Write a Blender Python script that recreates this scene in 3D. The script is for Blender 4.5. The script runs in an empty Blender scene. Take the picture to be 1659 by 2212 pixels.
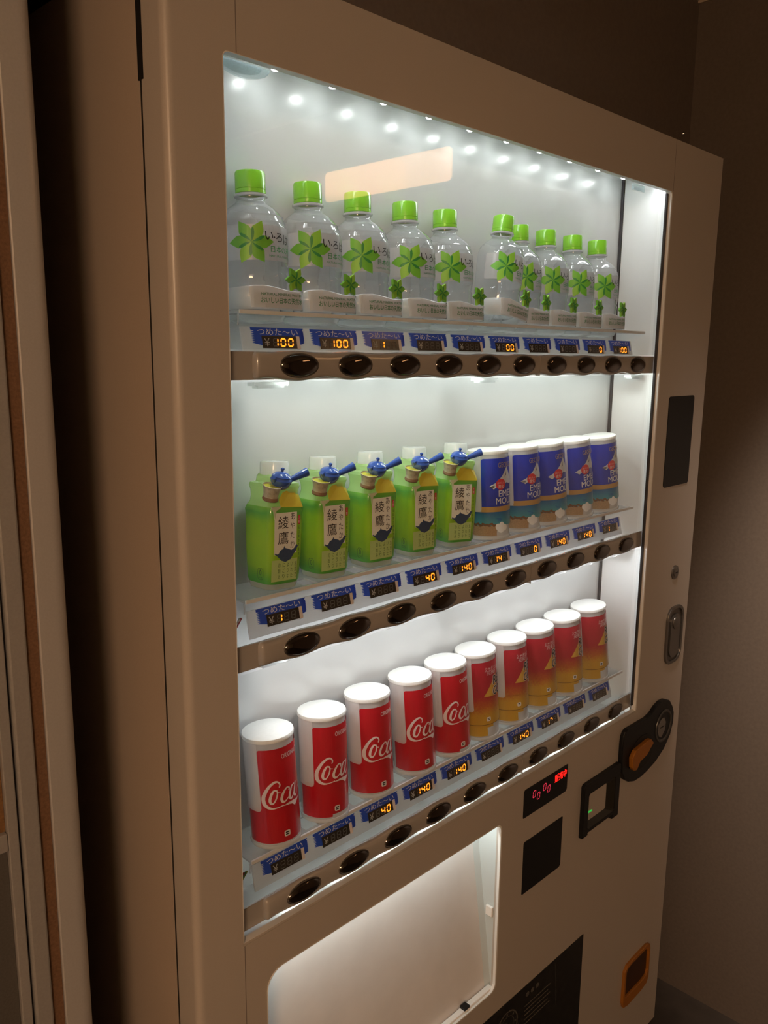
import bpy, bmesh, math
from mathutils import Vector, Matrix, geometry
from math import sin, cos, pi, radians as rad

S = bpy.context.scene
COL = S.collection

# ------------------------------------------------------------------ camera, world, light, exposure
cd = bpy.data.cameras.new('camera'); cam = bpy.data.objects.new('camera', cd); COL.objects.link(cam)
cam.location = (-0.562292, -0.666912, 1.488187)
cam.rotation_euler = (1.38402076, -0.00987733, -0.79097964)
cd.sensor_fit = 'HORIZONTAL'; cd.sensor_width = 36.0; cd.lens = 36.0 * 1792.783 / 1659.0
cd.clip_start = 0.02; cd.clip_end = 50
S.camera = cam
S.view_settings.view_transform = 'Standard'; S.view_settings.look = 'None'
S.view_settings.gamma = 1; S.view_settings.use_curve_mapping = False
S.view_settings.exposure = 0.0
W = bpy.data.worlds.new('world'); S.world = W; W.use_nodes = True
W.node_tree.nodes['Background'].inputs[0].default_value = (0.85, 0.62, 0.45, 1)
W.node_tree.nodes['Background'].inputs[1].default_value = 0.01
LAMP_E = 34.0        # drum pendant, warm
WALL_LAMP_E = 4.2    # long shaded lamp on the right wall
LED_E, FRONT_FILL_E, LED_ROW_E = 140.0, 28.0, 420.0        # white diodes in the showcase: top, added front fill bar, under the button bars
WARM = (1.0, 0.63, 0.36)
SPOT_W = 125.0
sd_ = bpy.data.lights.new('ceiling_downlight_beam', 'SPOT'); so_ = bpy.data.objects.new('ceiling_downlight_beam', sd_); COL.objects.link(so_)
sd_.energy = SPOT_W; sd_.color = (1.0, .84, .70); sd_.spot_size = rad(40); sd_.spot_blend = 1.0; sd_.shadow_soft_size = .06
so_.location = (.50, -.25, 2.17); so_.rotation_euler = (Vector((1.185, -.32, .95)) - so_.location).to_track_quat('-Z', 'Y').to_euler()

# ------------------------------------------------------------------ materials
MATS = {}
def mat(name, col=(.8, .8, .8), rough=.5, metal=0., emit=None, es=0., coat=0., spec=.5, noise=None, coat_rough=.03):
    if name in MATS: return MATS[name]
    m = bpy.data.materials.new(name); m.use_nodes = True; MATS[name] = m
    nt = m.node_tree; b = nt.nodes['Principled BSDF']
    b.inputs['Base Color'].default_value = (*col, 1); b.inputs['Roughness'].default_value = rough
    b.inputs['Metallic'].default_value = metal; b.inputs['Specular IOR Level'].default_value = spec
    b.inputs['Coat Weight'].default_value = coat; b.inputs['Coat Roughness'].default_value = coat_rough
    if emit:
        b.inputs['Emission Color'].default_value = (*emit, 1); b.inputs['Emission Strength'].default_value = es
    if noise:                                   # (scale, amount, bump)
        tc = nt.nodes.new('ShaderNodeTexCoord'); n = nt.nodes.new('ShaderNodeTexNoise')
        n.inputs['Scale'].default_value = noise[0]; n.inputs['Detail'].default_value = 6
        nt.links.new(tc.outputs['Object'], n.inputs['Vector'])
        r = nt.nodes.new('ShaderNodeValToRGB')
        a = noise[1]
        r.color_ramp.elements[0].position = .3; r.color_ramp.elements[1].position = .7
        r.color_ramp.elements[0].color = (*[c * (1 - a) for c in col], 1)
        r.color_ramp.elements[1].color = (*[min(1, c * (1 + a)) for c in col], 1)
        nt.links.new(n.outputs['Fac'], r.inputs['Fac']); nt.links.new(r.outputs['Color'], b.inputs['Base Color'])
        if len(noise) > 2:
            bp = nt.nodes.new('ShaderNodeBump'); bp.inputs['Strength'].default_value = noise[2]
            bp.inputs['Distance'].default_value = .002
            nt.links.new(n.outputs['Fac'], bp.inputs['Height']); nt.links.new(bp.outputs['Normal'], b.inputs['Normal'])
    return m

def clear_mat(name, tint=(1, 1, 1), milk=.0, milk_col=(.9, .92, .93), refl=1.0, rough=.02, ior=1.45, tls=.4):
    """thin clear plastic or glass: see-through, a Fresnel reflection, and a share of milky translucent body"""
    if name in MATS: return MATS[name]
    m = bpy.data.materials.new(name); m.use_nodes = True; MATS[name] = m
    nt = m.node_tree; nt.nodes.clear(); N = nt.nodes.new; L = nt.links.new
    out = N('ShaderNodeOutputMaterial'); tr = N('ShaderNodeBsdfTransparent'); tr.inputs[0].default_value = (*tint, 1)
    gl = N('ShaderNodeBsdfGlossy'); gl.inputs['Roughness'].default_value = rough
    body = tr.outputs[0]
    if milk > 0:
        df = N('ShaderNodeBsdfDiffuse'); df.inputs[0].default_value = (*milk_col, 1)
        tl = N('ShaderNodeBsdfTranslucent'); tl.inputs[0].default_value = (*milk_col, 1)
        ad = N('ShaderNodeMixShader'); ad.inputs[0].default_value = tls
        L(df.outputs[0], ad.inputs[1]); L(tl.outputs[0], ad.inputs[2])
        mk = N('ShaderNodeMixShader'); mk.inputs[0].default_value = milk
        L(tr.outputs[0], mk.inputs[1]); L(ad.outputs[0], mk.inputs[2]); body = mk.outputs[0]
    lw = N('ShaderNodeLayerWeight'); lw.inputs['Blend'].default_value = .5      # Schlick, the same from either side
    pw = N('ShaderNodeMath'); pw.operation = 'POWER'; pw.inputs[1].default_value = 5; L(lw.outputs['Facing'], pw.inputs[0])
    f0 = ((ior - 1) / (ior + 1)) ** 2
    mu = N('ShaderNodeMath'); mu.operation = 'MULTIPLY_ADD'; mu.use_clamp = True
    mu.inputs[1].default_value = (1 - f0) * refl; mu.inputs[2].default_value = f0 * refl; L(pw.outputs[0], mu.inputs[0])
    mx = N('ShaderNodeMixShader'); L(mu.outputs[0], mx.inputs[0]); L(body, mx.inputs[1]); L(gl.outputs[0], mx.inputs[2])
    L(mx.outputs[0], out.inputs[0])
    return m

def ramp_mat(name, stops, axis=2, scale=1.0, rough=.3, coat=.4, noise=0., nscale=60):
    """printed colour bands along an object axis (metres)"""
    if name in MATS: return MATS[name]
    m = mat(name, rough=rough, coat=coat); nt = m.node_tree; b = nt.nodes['Principled BSDF']; N = nt.nodes.new; L = nt.links.new
    tc = N('ShaderNodeTexCoord'); sx = N('ShaderNodeSeparateXYZ'); L(tc.outputs['Object'], sx.inputs[0])
    mp = N('ShaderNodeMath'); mp.operation = 'MULTIPLY'; mp.inputs[1].default_value = 1 / scale; L(sx.outputs[axis], mp.inputs[0])
    src = mp.outputs[0]
    if noise:
        nz = N('ShaderNodeTexNoise'); nz.inputs['Scale'].default_value = nscale; nz.inputs['Detail'].default_value = 4
        L(tc.outputs['Object'], nz.inputs['Vector'])
        s = N('ShaderNodeMath'); s.operation = 'SUBTRACT'; s.inputs[1].default_value = .5; L(nz.outputs['Fac'], s.inputs[0])
        k = N('ShaderNodeMath'); k.operation = 'MULTIPLY'; k.inputs[1].default_value = noise; L(s.outputs[0], k.inputs[0])
        a = N('ShaderNodeMath'); a.operation = 'ADD'; L(src, a.inputs[0]); L(k.outputs[0], a.inputs[1]); src = a.outputs[0]
    r = N('ShaderNodeValToRGB'); L(src, r.inputs[0]); el = r.color_ramp.elements
    el[0].position, el[0].color = stops[0][0], (*stops[0][1], 1)
    el[1].position, el[1].color = stops[-1][0], (*stops[-1][1], 1)
    for p, c in stops[1:-1]:
        e = el.new(p); e.color = (*c, 1)
    L(r.outputs[0], b.inputs['Base Color'])
    return m

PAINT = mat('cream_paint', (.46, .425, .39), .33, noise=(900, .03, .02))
PAINT_SIDE = mat('cream_paint_lamp_tint', (.45, .375, .31), .45, noise=(900, .03, .02))  # same cream, with the lamp's warmth on the side put into the colour
WHITE = mat('white_sheet_metal', (.80, .81, .81), .35)
BACK = mat('white_gloss_panel', (.535, .548, .545), .30, coat=.6, coat_rough=.05, spec=.7)
WPLA = mat('white_plastic', (.86, .86, .85), .3)
CAPW = mat('white_cap_plastic', (.88, .88, .85), .4, noise=(300, .03))
BAR = mat('beige_gloss_plastic', (.36, .345, .33), .16, coat=.3)
BLACK = mat('black_plastic', (.008, .009, .011), .42, spec=.3)
BLACKM = mat('black_matte', (.008, .008, .009), .6)
RUB = mat('dark_gasket', (.03, .03, .035), .5)
BTN = mat('smoked_button_plastic', (.17, .155, .145), .05, 1.0)
CHROME = mat('grey_chrome', (.45, .44, .43), .18, 1.0)
DCHROME = mat('dark_metal', (.20, .19, .18), .3, .8)
GLASS = clear_mat('window_glass', (.985, .995, .99), refl=1.5)
ORANGE = mat('orange_plastic', (.34, .125, .012), .45)
AMBER = mat('amber_digit', (.1, .03, 0), .5, emit=(1.0, .25, .014), es=2.7)
GHOST = mat('unlit_digit', (.10, .10, .09), .4)
REDLED = mat('red_led', (.1, 0, 0), .5, emit=(1.0, .012, .008), es=2.6)
REDDIM = mat('red_led_dim', (.1, 0, 0), .5, emit=(1.0, .05, .10), es=.75)
GREENLED = mat('green_led', (0, .1, 0), .5, emit=(.05, 1.0, .12), es=.5)
LED = mat('white_led', (1, 1, 1), .5, emit=(.94, .985, .97), es=LED_E)
FILLF = mat('front_fill_glow', (1, 1, 1), .5, emit=(.93, .97, 1.0), es=FRONT_FILL_E)  # glow of the added front fill bar
LEDR = mat('white_led_row', (1, 1, 1), .5, emit=(.94, 1.0, .94), es=LED_ROW_E)
LEDB = mat('white_led_low', (1, 1, 1), .5, emit=(.95, .975, 1.0), es=LED_ROW_E)

WPRINT = mat('white_print', (.82, .83, .84), .5)
GPRINT = mat('grey_print', (.45, .44, .42), .5)
KPRINT = mat('black_print', (.015, .014, .015), .5)
DISPLAY = mat('display_window', (.035, .03, .027), .2)

def film(name, col, tl=.5, refl=.6, rough=.12):
    return clear_mat(name, milk=1.0, milk_col=col, refl=refl, rough=rough, tls=tl)
BLUE = film('label_blue', (.045, .12, .62), .45)
def see_through(m, share):
    """let part of the light through a principled printed shell (thin coloured plastic)"""
    nt = m.node_tree; b = nt.nodes['Principled BSDF']; out = nt.nodes['Material Output']
    t = nt.nodes.new('ShaderNodeBsdfTranslucent'); mx = nt.nodes.new('ShaderNodeMixShader'); mx.inputs[0].default_value = share
    lk = b.inputs['Base Color'].links
    if lk: nt.links.new(lk[0].from_socket, t.inputs[0])
    else: t.inputs[0].default_value = b.inputs['Base Color'].default_value
    nt.links.new(b.outputs[0], mx.inputs[1]); nt.links.new(t.outputs[0], mx.inputs[2]); nt.links.new(mx.outputs[0], out.inputs[0])
    return m

# ------------------------------------------------------------------ mesh helpers
class MB:
    def __init__(s): s.v = []; s.f = []; s.m = []; s.sm = []
    def add(s, vs, fs, m=0, smooth=False):
        o = len(s.v); s.v += [tuple(v) for v in vs]
        for f in fs: s.f.append([i + o for i in f]); s.m.append(m); s.sm.append(smooth)
        return s
    def box(s, x0, x1, y0, y1, z0, z1, m=0):
        return s.add([(x, y, z) for x in (x0, x1) for y in (y0, y1) for z in (z0, z1)],
                     [(0, 1, 3, 2), (4, 6, 7, 5), (0, 4, 5, 1), (2, 3, 7, 6), (0, 2, 6, 4), (1, 5, 7, 3)], m)
    def prism(s, poly, y0, y1, m=0, holes=(), smooth=False, fn=None):
        """polygon in (x, z), front face at y0, back at y1; optional holes"""
        loops = [poly, *holes]
        flat = [p for l in loops for p in l]
        tris = geometry.tessellate_polygon([[Vector((p[0], p[1], 0)) for p in l] for l in loops])
        n = len(flat)
        vs = [(p[0], y0, p[1]) for p in flat] + [(p[0], y1, p[1]) for p in flat]
        if fn: vs = [fn(*v) for v in vs]
        def area(t): return sum(flat[t[i]][0] * flat[t[i - 2]][1] - flat[t[i - 2]][0] * flat[t[i]][1] for i in range(3))
        fs = []
        for t in tris:
            t = tuple(t)
            a = (flat[t[1]][0] - flat[t[0]][0]) * (flat[t[2]][1] - flat[t[0]][1]) - (flat[t[2]][0] - flat[t[0]][0]) * (flat[t[1]][1] - flat[t[0]][1])
            if a < 0: t = t[::-1]
            fs.append(t); fs.append(tuple(i + n for i in t[::-1]))
        s.add(vs, fs, m); o = len(s.v) - 2 * n; k = 0
        for li, l in enumerate(loops):
            a = sum(l[i - 1][0] * l[i][1] - l[i][0] * l[i - 1][1] for i in range(len(l)))
            ccw = a > 0
            if li: ccw = not ccw
            for i in range(len(l)):
                p, q = k + i, k + (i + 1) % len(l)
                f = (p, p + n, q + n, q) if ccw else (q, q + n, p + n, p)
                s.f.append([j + o for j in f]); s.m.append(m); s.sm.append(smooth)
            k += len(l)
        return s
    def lathe(s, prof, n=32, m=0, flat_y=None, open_back=False, c=(0, 0, 0), mids=None, a0=0, a1=2 * pi, axis='z'):
        full = abs(a1 - a0 - 2 * pi) < 1e-6; cols = n if full else n + 1
        vs = []
        for r, z in prof:
            for i in range(cols):
                a = a0 + (a1 - a0) * i / n
                x, y = r * sin(a), -r * cos(a)
                if flat_y is not None: y = min(y, flat_y)
                p = (x, y, z) if axis == 'z' else ((x, z, -y) if axis == 'y' else (z, x, y))
                vs.append((p[0] + c[0], p[1] + c[1], p[2] + c[2]))
        o = len(s.v); s.v += vs
        for j in range(len(prof) - 1):
            for i in range(n):
                k = (i + 1) % cols
                f = [o + j * cols + i, o + j * cols + k, o + (j + 1) * cols + k, o + (j + 1) * cols + i]
                if open_back and all(vs[q - o][1] >= flat_y + c[1] - 1e-7 for q in f): continue
                if prof[j][0] < 1e-7: f = [f[0], f[2], f[3]]
                elif prof[j + 1][0] < 1e-7: f = [f[0], f[1], f[2]]
                if axis == 'y': f = f[::-1]
                s.f.append(f); s.m.append(mids[j] if mids else m); s.sm.append(True)
        return s
    def tube(s, pts, r, n=8, m=0):
        pts = [Vector(p) for p in pts]; rings = []
        rs = r if isinstance(r, (list, tuple)) else [r] * len(pts)
        for i, p in enumerate(pts):
            d = (pts[min(i + 1, len(pts) - 1)] - pts[max(i - 1, 0)]).normalized()
            u = d.orthogonal().normalized() if i == 0 else (u - d * u.dot(d)).normalized()
            w = d.cross(u); rings.append([p + (u * cos(2 * pi * k / n) + w * sin(2 * pi * k / n)) * rs[i] for k in range(n)])
        vs = [v for ring in rings for v in ring]
        fs = [(i * n + k, i * n + (k + 1) % n, (i + 1) * n + (k + 1) % n, (i + 1) * n + k) for i in range(len(pts) - 1) for k in range(n)]
        s.add(vs, fs, m, True)
        s.add(rings[0], [tuple(range(n))[::-1]], m); s.add(rings[-1], [tuple(range(n))], m)
        return s
    def loft(s, rings, m=0, cap=True, mids=None, smooth=True):
        n = len(rings[0]); o = len(s.v); s.v += [tuple(p) for r in rings for p in r]
        for j in range(len(rings) - 1):
            for i in range(n):
                k = (i + 1) % n
                s.f.append([o + j * n + i, o + j * n + k, o + (j + 1) * n + k, o + (j + 1) * n + i])
                s.m.append(mids(j, i) if mids else m); s.sm.append(smooth)
        if cap:
            s.f.append([o + i for i in range(n)][::-1]); s.m.append(m); s.sm.append(False)
            e = o + (len(rings) - 1) * n; s.f.append([e + i for i in range(n)]); s.m.append(m); s.sm.append(False)
        return s
    def mesh(s, name, mats, sharp=35):
        me = bpy.data.meshes.new(name); me.from_pydata(s.v, [], s.f)
        for mt in mats: me.materials.append(mt)
        me.polygons.foreach_set('material_index', s.m); me.polygons.foreach_set('use_smooth', s.sm)
        me.update()
        if any(s.sm): me.set_sharp_from_angle(angle=rad(sharp))
        return me

def link(name, me, parent=None, loc=(0, 0, 0), rot=(0, 0, 0)):
    o = bpy.data.objects.new(name, me); COL.objects.link(o)
    o.location = loc; o.rotation_euler = rot
    if parent: o.parent = parent
    return o
def put(name, mb, mats, parent=None, loc=(0, 0, 0), rot=(0, 0, 0), bevel=0, seg=2, sharp=35):
    if not isinstance(mats, (list, tuple)): mats = [mats]
    o = link(name, mb.mesh(name, mats, sharp), parent, loc, rot)
    if bevel:
        b = o.modifiers.new('edge', 'BEVEL'); b.width = bevel; b.segments = seg; b.limit_method = 'ANGLE'; b.angle_limit = rad(40)
    return o
def thing(name, label, cat, loc=(0, 0, 0), rot=(0, 0, 0), group=None):
    o = link(name, None, None, loc, rot); o['label'] = label; o['category'] = cat
    if group: o['group'] = group
    return o
def struct(name, mb, mats, parent=None, **k):
    o = put(name, mb, mats, parent, **k)
    if not parent: o['kind'] = 'structure'
    return o

def rrect(x0, x1, z0, z1, r, n=5):
    rs = r if isinstance(r, (list, tuple)) else [r] * 4      # bl, br, tr, tl
    P = []
    for (cx, cz, a, q) in ((x0, z0, pi, rs[0]), (x1, z0, 1.5 * pi, rs[1]), (x1, z1, 0, rs[2]), (x0, z1, .5 * pi, rs[3])):
        ox = cx + q if cx == x0 else cx - q; oz = cz + q if cz == z0 else cz - q
        if q < 1e-6: P.append((cx, cz)); continue
        for i in range(n + 1):
            t = a + .5 * pi * i / n; P.append((ox + q * cos(t), oz + q * sin(t)))
    return P
def ellipse(cx, cz, rx, rz, n=24, rot=0):
    P = []
    for i in range(n):
        a = 2 * pi * i / n; x, z = rx * cos(a), rz * sin(a)
        P.append((cx + x * cos(rot) - z * sin(rot), cz + x * sin(rot) + z * cos(rot)))
    return P

# flat print: polygons and text in (x, z), cut into strips and mapped onto a surface
def text2d(body, size=1.0, bold=0.0, shear=0.0, vertical=False):
    """list of triangles of a string, its box scaled so the cap height is about size"""
    cu = bpy.data.curves.new('t', 'FONT'); cu.body = body; cu.size = 1.0; cu.resolution_u = 3; cu.offset = bold; cu.shear = shear
    o = bpy.data.objects.new('t', cu); COL.objects.link(o)
    dg = bpy.context.evaluated_depsgraph_get(); me = bpy.data.meshes.new_from_object(o.evaluated_get(dg))
    vs = [(v.co.x * size, v.co.y * size) for v in me.vertices]; fs = [tuple(p.vertices) for p in me.polygons]
    bpy.data.objects.remove(o); bpy.data.curves.remove(cu); bpy.data.meshes.remove(me)
    return vs, fs
def place2d(t, x0, x1, z0, z1):
    vs, fs = t
    a0 = min(v[0] for v in vs); a1 = max(v[0] for v in vs); b0 = min(v[1] for v in vs); b1 = max(v[1] for v in vs)
    return [(x0 + (v[0] - a0) / (a1 - a0) * (x1 - x0), z0 + (v[1] - b0) / (b1 - b0) * (z1 - z0)) for v in vs], fs
_TX = {}
def T(body, x0, x1, z0, z1, bold=0.0, shear=0.0):
    k = (body, shear)
    if k not in _TX: _TX[k] = text2d(body, 1, 0, shear)
    vs, fs = place2d(_TX[k], x0, x1, z0, z1)
    if not bold: return vs, fs
    d = bold * (z1 - z0); V, F = [], []                     # heavier strokes: shifted copies
    for i in range(8):
        o = len(V); V += [(x + d * cos(i * pi / 4), z + d * sin(i * pi / 4)) for x, z in vs]; F += [tuple(j + o for j in f) for f in fs]
    return V, F
def poly2d(p): return ([tuple(q) for q in p], [tuple(range(len(p)))])
def decal(name, layers, fn, step=.004):
    """layers: [(material, [(verts, faces), ...])]; fn maps (x, z, layer) to a point"""
    me = bpy.data.meshes.new(name); bm = bmesh.new(); mats = []
    for li, (mt, shapes) in enumerate(layers):
        if mt not in mats: mats.append(mt)
        mi = mats.index(mt); b = bmesh.new()
        for vs, fs in shapes:
            bv = [b.verts.new((x, 0, z)) for x, z in vs]
            for f in fs:
                try: b.faces.new([bv[i] for i in f])
                except ValueError: pass
        bmesh.ops.triangulate(b, faces=b.faces[:], ngon_method='EAR_CLIP')
        if step and b.verts:
            xa = min(v.co.x for v in b.verts); xb = max(v.co.x for v in b.verts)
            x = math.ceil(xa / step) * step
            while x < xb:
                bmesh.ops.bisect_plane(b, geom=b.verts[:] + b.edges[:] + b.faces[:], plane_co=(x, 0, 0), plane_no=(1, 0, 0), dist=1e-7)
                x += step
        for f in b.faces:
            if f.normal.y > 0: f.normal_flip()
        new = {}
        for v in b.verts: new[v] = bm.verts.new(fn(v.co.x, v.co.z, li))
        for f in b.faces:
            try: g = bm.faces.new([new[v] for v in f.verts]); g.material_index = mi
            except ValueError: pass
        b.free()
    bm.to_mesh(me); bm.free()
    for mt in mats: me.materials.append(mt)
    return me
def cyl(r, off=.0003, lift=.00012, rz=None):
    def fn(x, z, li):
        q = (rz(z) if rz else r) + off + lift * li
        return (q * sin(x / r), -q * cos(x / r), z)
    return fn
def flat(y, lift=.00012):
    return lambda x, z, li: (x, y - lift * li, z)

def ribbon(pts, ws, n=6):
    """a pen stroke: Catmull-Rom centre line with widths -> polygon"""
    P = [Vector(p) for p in pts]; C = []; Wd = []
    for i in range(len(P) - 1):
        a, b, c, d = P[max(i - 1, 0)], P[i], P[i + 1], P[min(i + 2, len(P) - 1)]
        for k in range(n):
            t = k / n
            C.append(.5 * ((2 * b) + (c - a) * t + (2 * a - 5 * b + 4 * c - d) * t * t + (3 * b - a - 3 * c + d) * t ** 3)); Wd.append(ws[i] * (1 - t) + ws[i + 1] * t)
    C.append(P[-1]); Wd.append(ws[-1]); Lf = []; Rt = []
    for i, c in enumerate(C):
        d = (C[min(i + 1, len(C) - 1)] - C[max(i - 1, 0)]).normalized(); nn = Vector((-d.y, d.x)) * Wd[i] / 2
        Lf.append(tuple(c + nn)); Rt.append(tuple(c - nn))
    k = len(Lf)
    return (Lf + Rt, [(i, i + 1, k + i + 1, k + i) for i in range(k - 1)])

# ------------------------------------------------------------------ the room
WALLM = mat('brown_wall_paint', (.13, .102, .082), .7, noise=(140, .08, .1))
FARW = mat('beige_far_wall', (.42, .36, .29), .8, noise=(40, .05))
CEILM = mat('ceiling_paint', (.45, .40, .34), .8, noise=(80, .05))
FLOORM = mat('dark_floor_tile', (.05, .038, .03), .5, noise=(20, .2))
RX, CZ, HY = 1.185, 2.195, .176
struct('floor', MB().box(-3.2, RX, -4.0, .85, -.05, 0), FLOORM)
struct('ceiling', MB().box(-3.2, RX, -4.0, .85, CZ, CZ + .05), CEILM)
struct('wall_back', MB().box(-3.2, RX, .80, .85, 0, CZ), WALLM)
wh = struct('wall_header', MB().box(-.21, RX, HY, HY + .03, 1.850, CZ), WALLM)
put('screw_head', MB().lathe([(0, -.004), (.002, -.004), (.0040, -.0015), (.0045, 0)], 14, axis='y', c=(1.156, HY, 1.940)), CHROME, wh)
struct('wall_right', MB().box(RX, RX + .05, -4.0, .85, 0, CZ), WALLM)
struct('wall_left', MB().box(-3.25, -3.2, -4.0, .85, 0, CZ), FARW)
struct('wall_front', MB().box(-3.2, RX, -4.05, -4.0, 0, CZ), FARW)
struct('trim_1', MB().box(RX - .006, RX, -4.0, HY, CZ - .005, CZ), mat('ceiling_trim', (.45, .36, .27), .5))
dl = thing('downlight', 'small round recessed ceiling downlight beside the right wall', 'lamp', (.50, -.25, CZ))
put('trim_ring', MB().lathe([(.050, 0), (.062, 0), (.064, -.004), (.050, -.005)], 28), WHITE, dl)

# left of the machine: a metal-framed door in a partition at y = 0.10
ALU = mat('champagne_aluminium', (.50, .50, .51), .36, .25, noise=(500, .04))
ALUD = mat('grey_aluminium', (.34, .335, .335), .42, .2, noise=(500, .05))
WOODB = mat('brown_fibre_panel', (.17, .09, .048), .75, noise=(350, .22, .3))
GREYP = mat('grey_door_panel', (.085, .08, .075), .6, noise=(500, .15))
JY = .054
def jx(x): return -.5623 + (x + .5623) * (JY + .6669) / (.05 + .6669)     # scale measured at y = .05 out to the jamb plane
door = link('door_1', None); door['kind'] = 'structure'
xr = jx(-.2425)
# rounded metal post: profile in plan (x, y), extruded in z
def extrude_plan(plan, z0, z1):
    n = len(plan); b = MB()
    b.add([(x, y, z0) for x, y in plan] + [(x, y, z1) for x, y in plan],
          [(i, (i + 1) % n, n + (i + 1) % n, n + i) for i in range(n)], 0, True)
    b.add([(x, y, z0) for x, y in plan], [tuple(range(n))[::-1]]); b.add([(x, y, z1) for x, y in plan], [tuple(range(n))])
    return b
xa = jx(-.2727); R_ = .013
plan = [(xa, JY + .06), (xa, JY + .001)] + [(xa + .001 + 0, JY)] + \
       [(xr - R_ + R_ * sin(t), JY + R_ - R_ * cos(t)) for t in [i * pi / 2 / 8 for i in range(9)]] + [(xr, JY + .06)]
put('post', extrude_plan(plan, 0, CZ - .002), ALU, door)
xb = jx(-.2841)
put('infill_strip', MB().box(xb, xa - .0004, JY + .003, JY + .05, 0, CZ - .002), WOODB, door)
xc = jx(-.3010)
put('jamb', MB().box(xc, xb - .0004, JY - .001, JY + .05, 0, CZ - .002), ALUD, door, bevel=.002)
xd = jx(-.3035); xe = jx(-.3130)
put('leaf_stile', MB().box(xe, xd, JY + .001, JY + .04, 0.02, 2.2), ALUD, door, bevel=.001)
zr1, zr0 = 1.0570 + .001, 1.0405
put('leaf_rail', MB().box(-1.05, xe - .0004, JY + .001, JY + .04, zr0, zr1), ALUD, door, bevel=.001)
put('upper_panel', MB().box(-1.05, xe - .0004, JY + .006, JY + .03, zr1 + .0004, 2.2), mat('orange_fibre_panel', (.20, .10, .035), .7, noise=(350, .2, .3)), door)
put('lower_panel', MB().box(-1.05, xe - .0004, JY + .006, JY + .03, .02, zr0 - .0004), GREYP, door)
put('leaf_back', MB().box(-1.05, xd, JY + .042, JY + .05, 0.0, CZ - .002), BLACKM, door)
struct('wall_partition', MB().box(-3.2, -1.06, JY + .01, JY + .10, 0, CZ - .002), WALLM)

# ------------------------------------------------------------------ lamps of the room (they light the picture and show in the glass)
lm = mat('warm_lamp_shade', (.8, .6, .4), .6, emit=WARM, es=LAMP_E)
pl = thing('pendant_lamp', 'round warm drum pendant lamp hanging from the ceiling left of the camera', 'lamp', (-1.90, -1.75, 1.93))
put('shade', MB().lathe([(0, -.15), (.24, -.15), (.26, -.14), (.26, .10), (.24, .11), (0, .11)], 40), lm, pl)
put('canopy', MB().lathe([(0, .255), (.05, .255), (.05, .275), (0, .275)], 24), DCHROME, pl)
put('cord', MB().tube([(0, 0, .11), (0, 0, .26)], .004), BLACKM, pl)
wl = thing('wall_lamp', 'long warm shaded lamp on the right wall, seen mirrored in the glass', 'lamp', (RX, -.995, 1.966))
put('diffuser', MB().prism(rrect(-.24, .24, -.041, .041, .014), -.055, -.05), mat('warm_diffuser', (.8, .6, .4), .6, emit=(1.0, .50, .21), es=WALL_LAMP_E), wl, rot=(0, 0, -pi / 2))
put('housing', MB().prism(rrect(-.245, .245, -.046, .046, .016), -.049, 0), BLACKM, wl, rot=(0, 0, -pi / 2))

# ------------------------------------------------------------------ the vending machine
X0, X1, ZT = -.155, .9553, 1.8335
VM = thing('vending_machine', 'tall cream drink vending machine with a lit showcase of sample drinks', 'vending machine')
OX0, OX1, OZ0, OZ1 = -.0963, .7758, .8532, 1.7540
win = rrect(OX0, OX1, OZ0, OZ1, [.0005, .0005, .006, .006])
dsp = rrect(-.0660, .3735, .5165, .8020, [.012, .014, .012, .022])
dor = MB()
dor.prism([(X0 + .008, .10), (X1, .10), (X1, ZT), (X0 + .008, ZT)], 0, .0095, 0, [win, dsp])
crn = [(X0 + .008 - .008 * sin(t), .008 - .008 * cos(t)) for t in [i * pi / 2 / 8 for i in range(9)]] + [(X0, .038), (X0 + .008, .038)]
nn = len(crn)
dor.add([(x, y, .10) for x, y in crn] + [(x, y, ZT) for x, y in crn], [(i + 1, i, nn + i, nn + i + 1) for i in range(nn - 1)] + [(nn + i for i in range(nn))], 0, True)
dor.box(X0 + .008, X1, .0095, .038, ZT - .002, ZT); dor.box(X1 - .002, X1, .0095, .60, .10, ZT)
door_panel = put('door_panel', dor, PAINT, VM)
cab = MB(); cab.box(X0 + .0005, X1 - .003, .0435, .70, .06, ZT - .004)
cabm = MB()
# cabinet shell with a cavity for the showcase: side, top, back and a floor
cabm.box(X0, X0 + .004, .0430, .70, .06, ZT - .003); cabm.box(X0 + .004, X1 - .003, .12, .70, ZT - .008, ZT - .003)
cabm.box(X0 + .004, X1 - .003, .695, .70, .06, ZT - .008); cabm.box(X0 + .004, X1 - .003, .12, .70, .06, .064)
cabm.box(X0 + .004, X1 - .003, .118, .120, .06, ZT - .008)
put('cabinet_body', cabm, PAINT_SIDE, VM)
put('door_gap_shade', MB().box(X0 + .0012, X0 + .020, .0381, .0429, .10, ZT - .02), BLACKM, VM)  # black strip standing in for the shade of the gap behind the door
put('base_plinth', MB().box(X0 + .01, X1 - .01, .03, .68, 0, .0595), BLACKM, VM)
put('notch_shade', MB().box(X0 - .0004, X0 + .004, .0345, .0432, 1.7235, ZT - .001), BLACKM, VM)  # black slab on the surface, standing in for the dark of a notch
for i, (x, za, zb) in enumerate(((-.0810, 1.7545, ZT), (-.0948, .10, .8530), (.7765, 1.7545, ZT))):
    put('seam', MB().box(x - .0004, x + .0004, -.00015, .0004, za, zb), mat('seam_shadow_gap', (.17, .15, .135), .6), VM)
# bevelled sill under the window
put('window_sill', MB().add([(OX0, .0003, .8530), (OX1, .0003, .8530), (OX1, .0062, .8562), (OX0, .0062, .8562), (OX0, .0068, .8480), (OX1, .0068, .8480)],
    [(0, 1, 2, 3), (3, 2, 5, 4)]), PAINT, VM)
put('sill_rail', MB().box(OX0, OX1, .0070, .09, .840, .8470), WHITE, VM)
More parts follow.
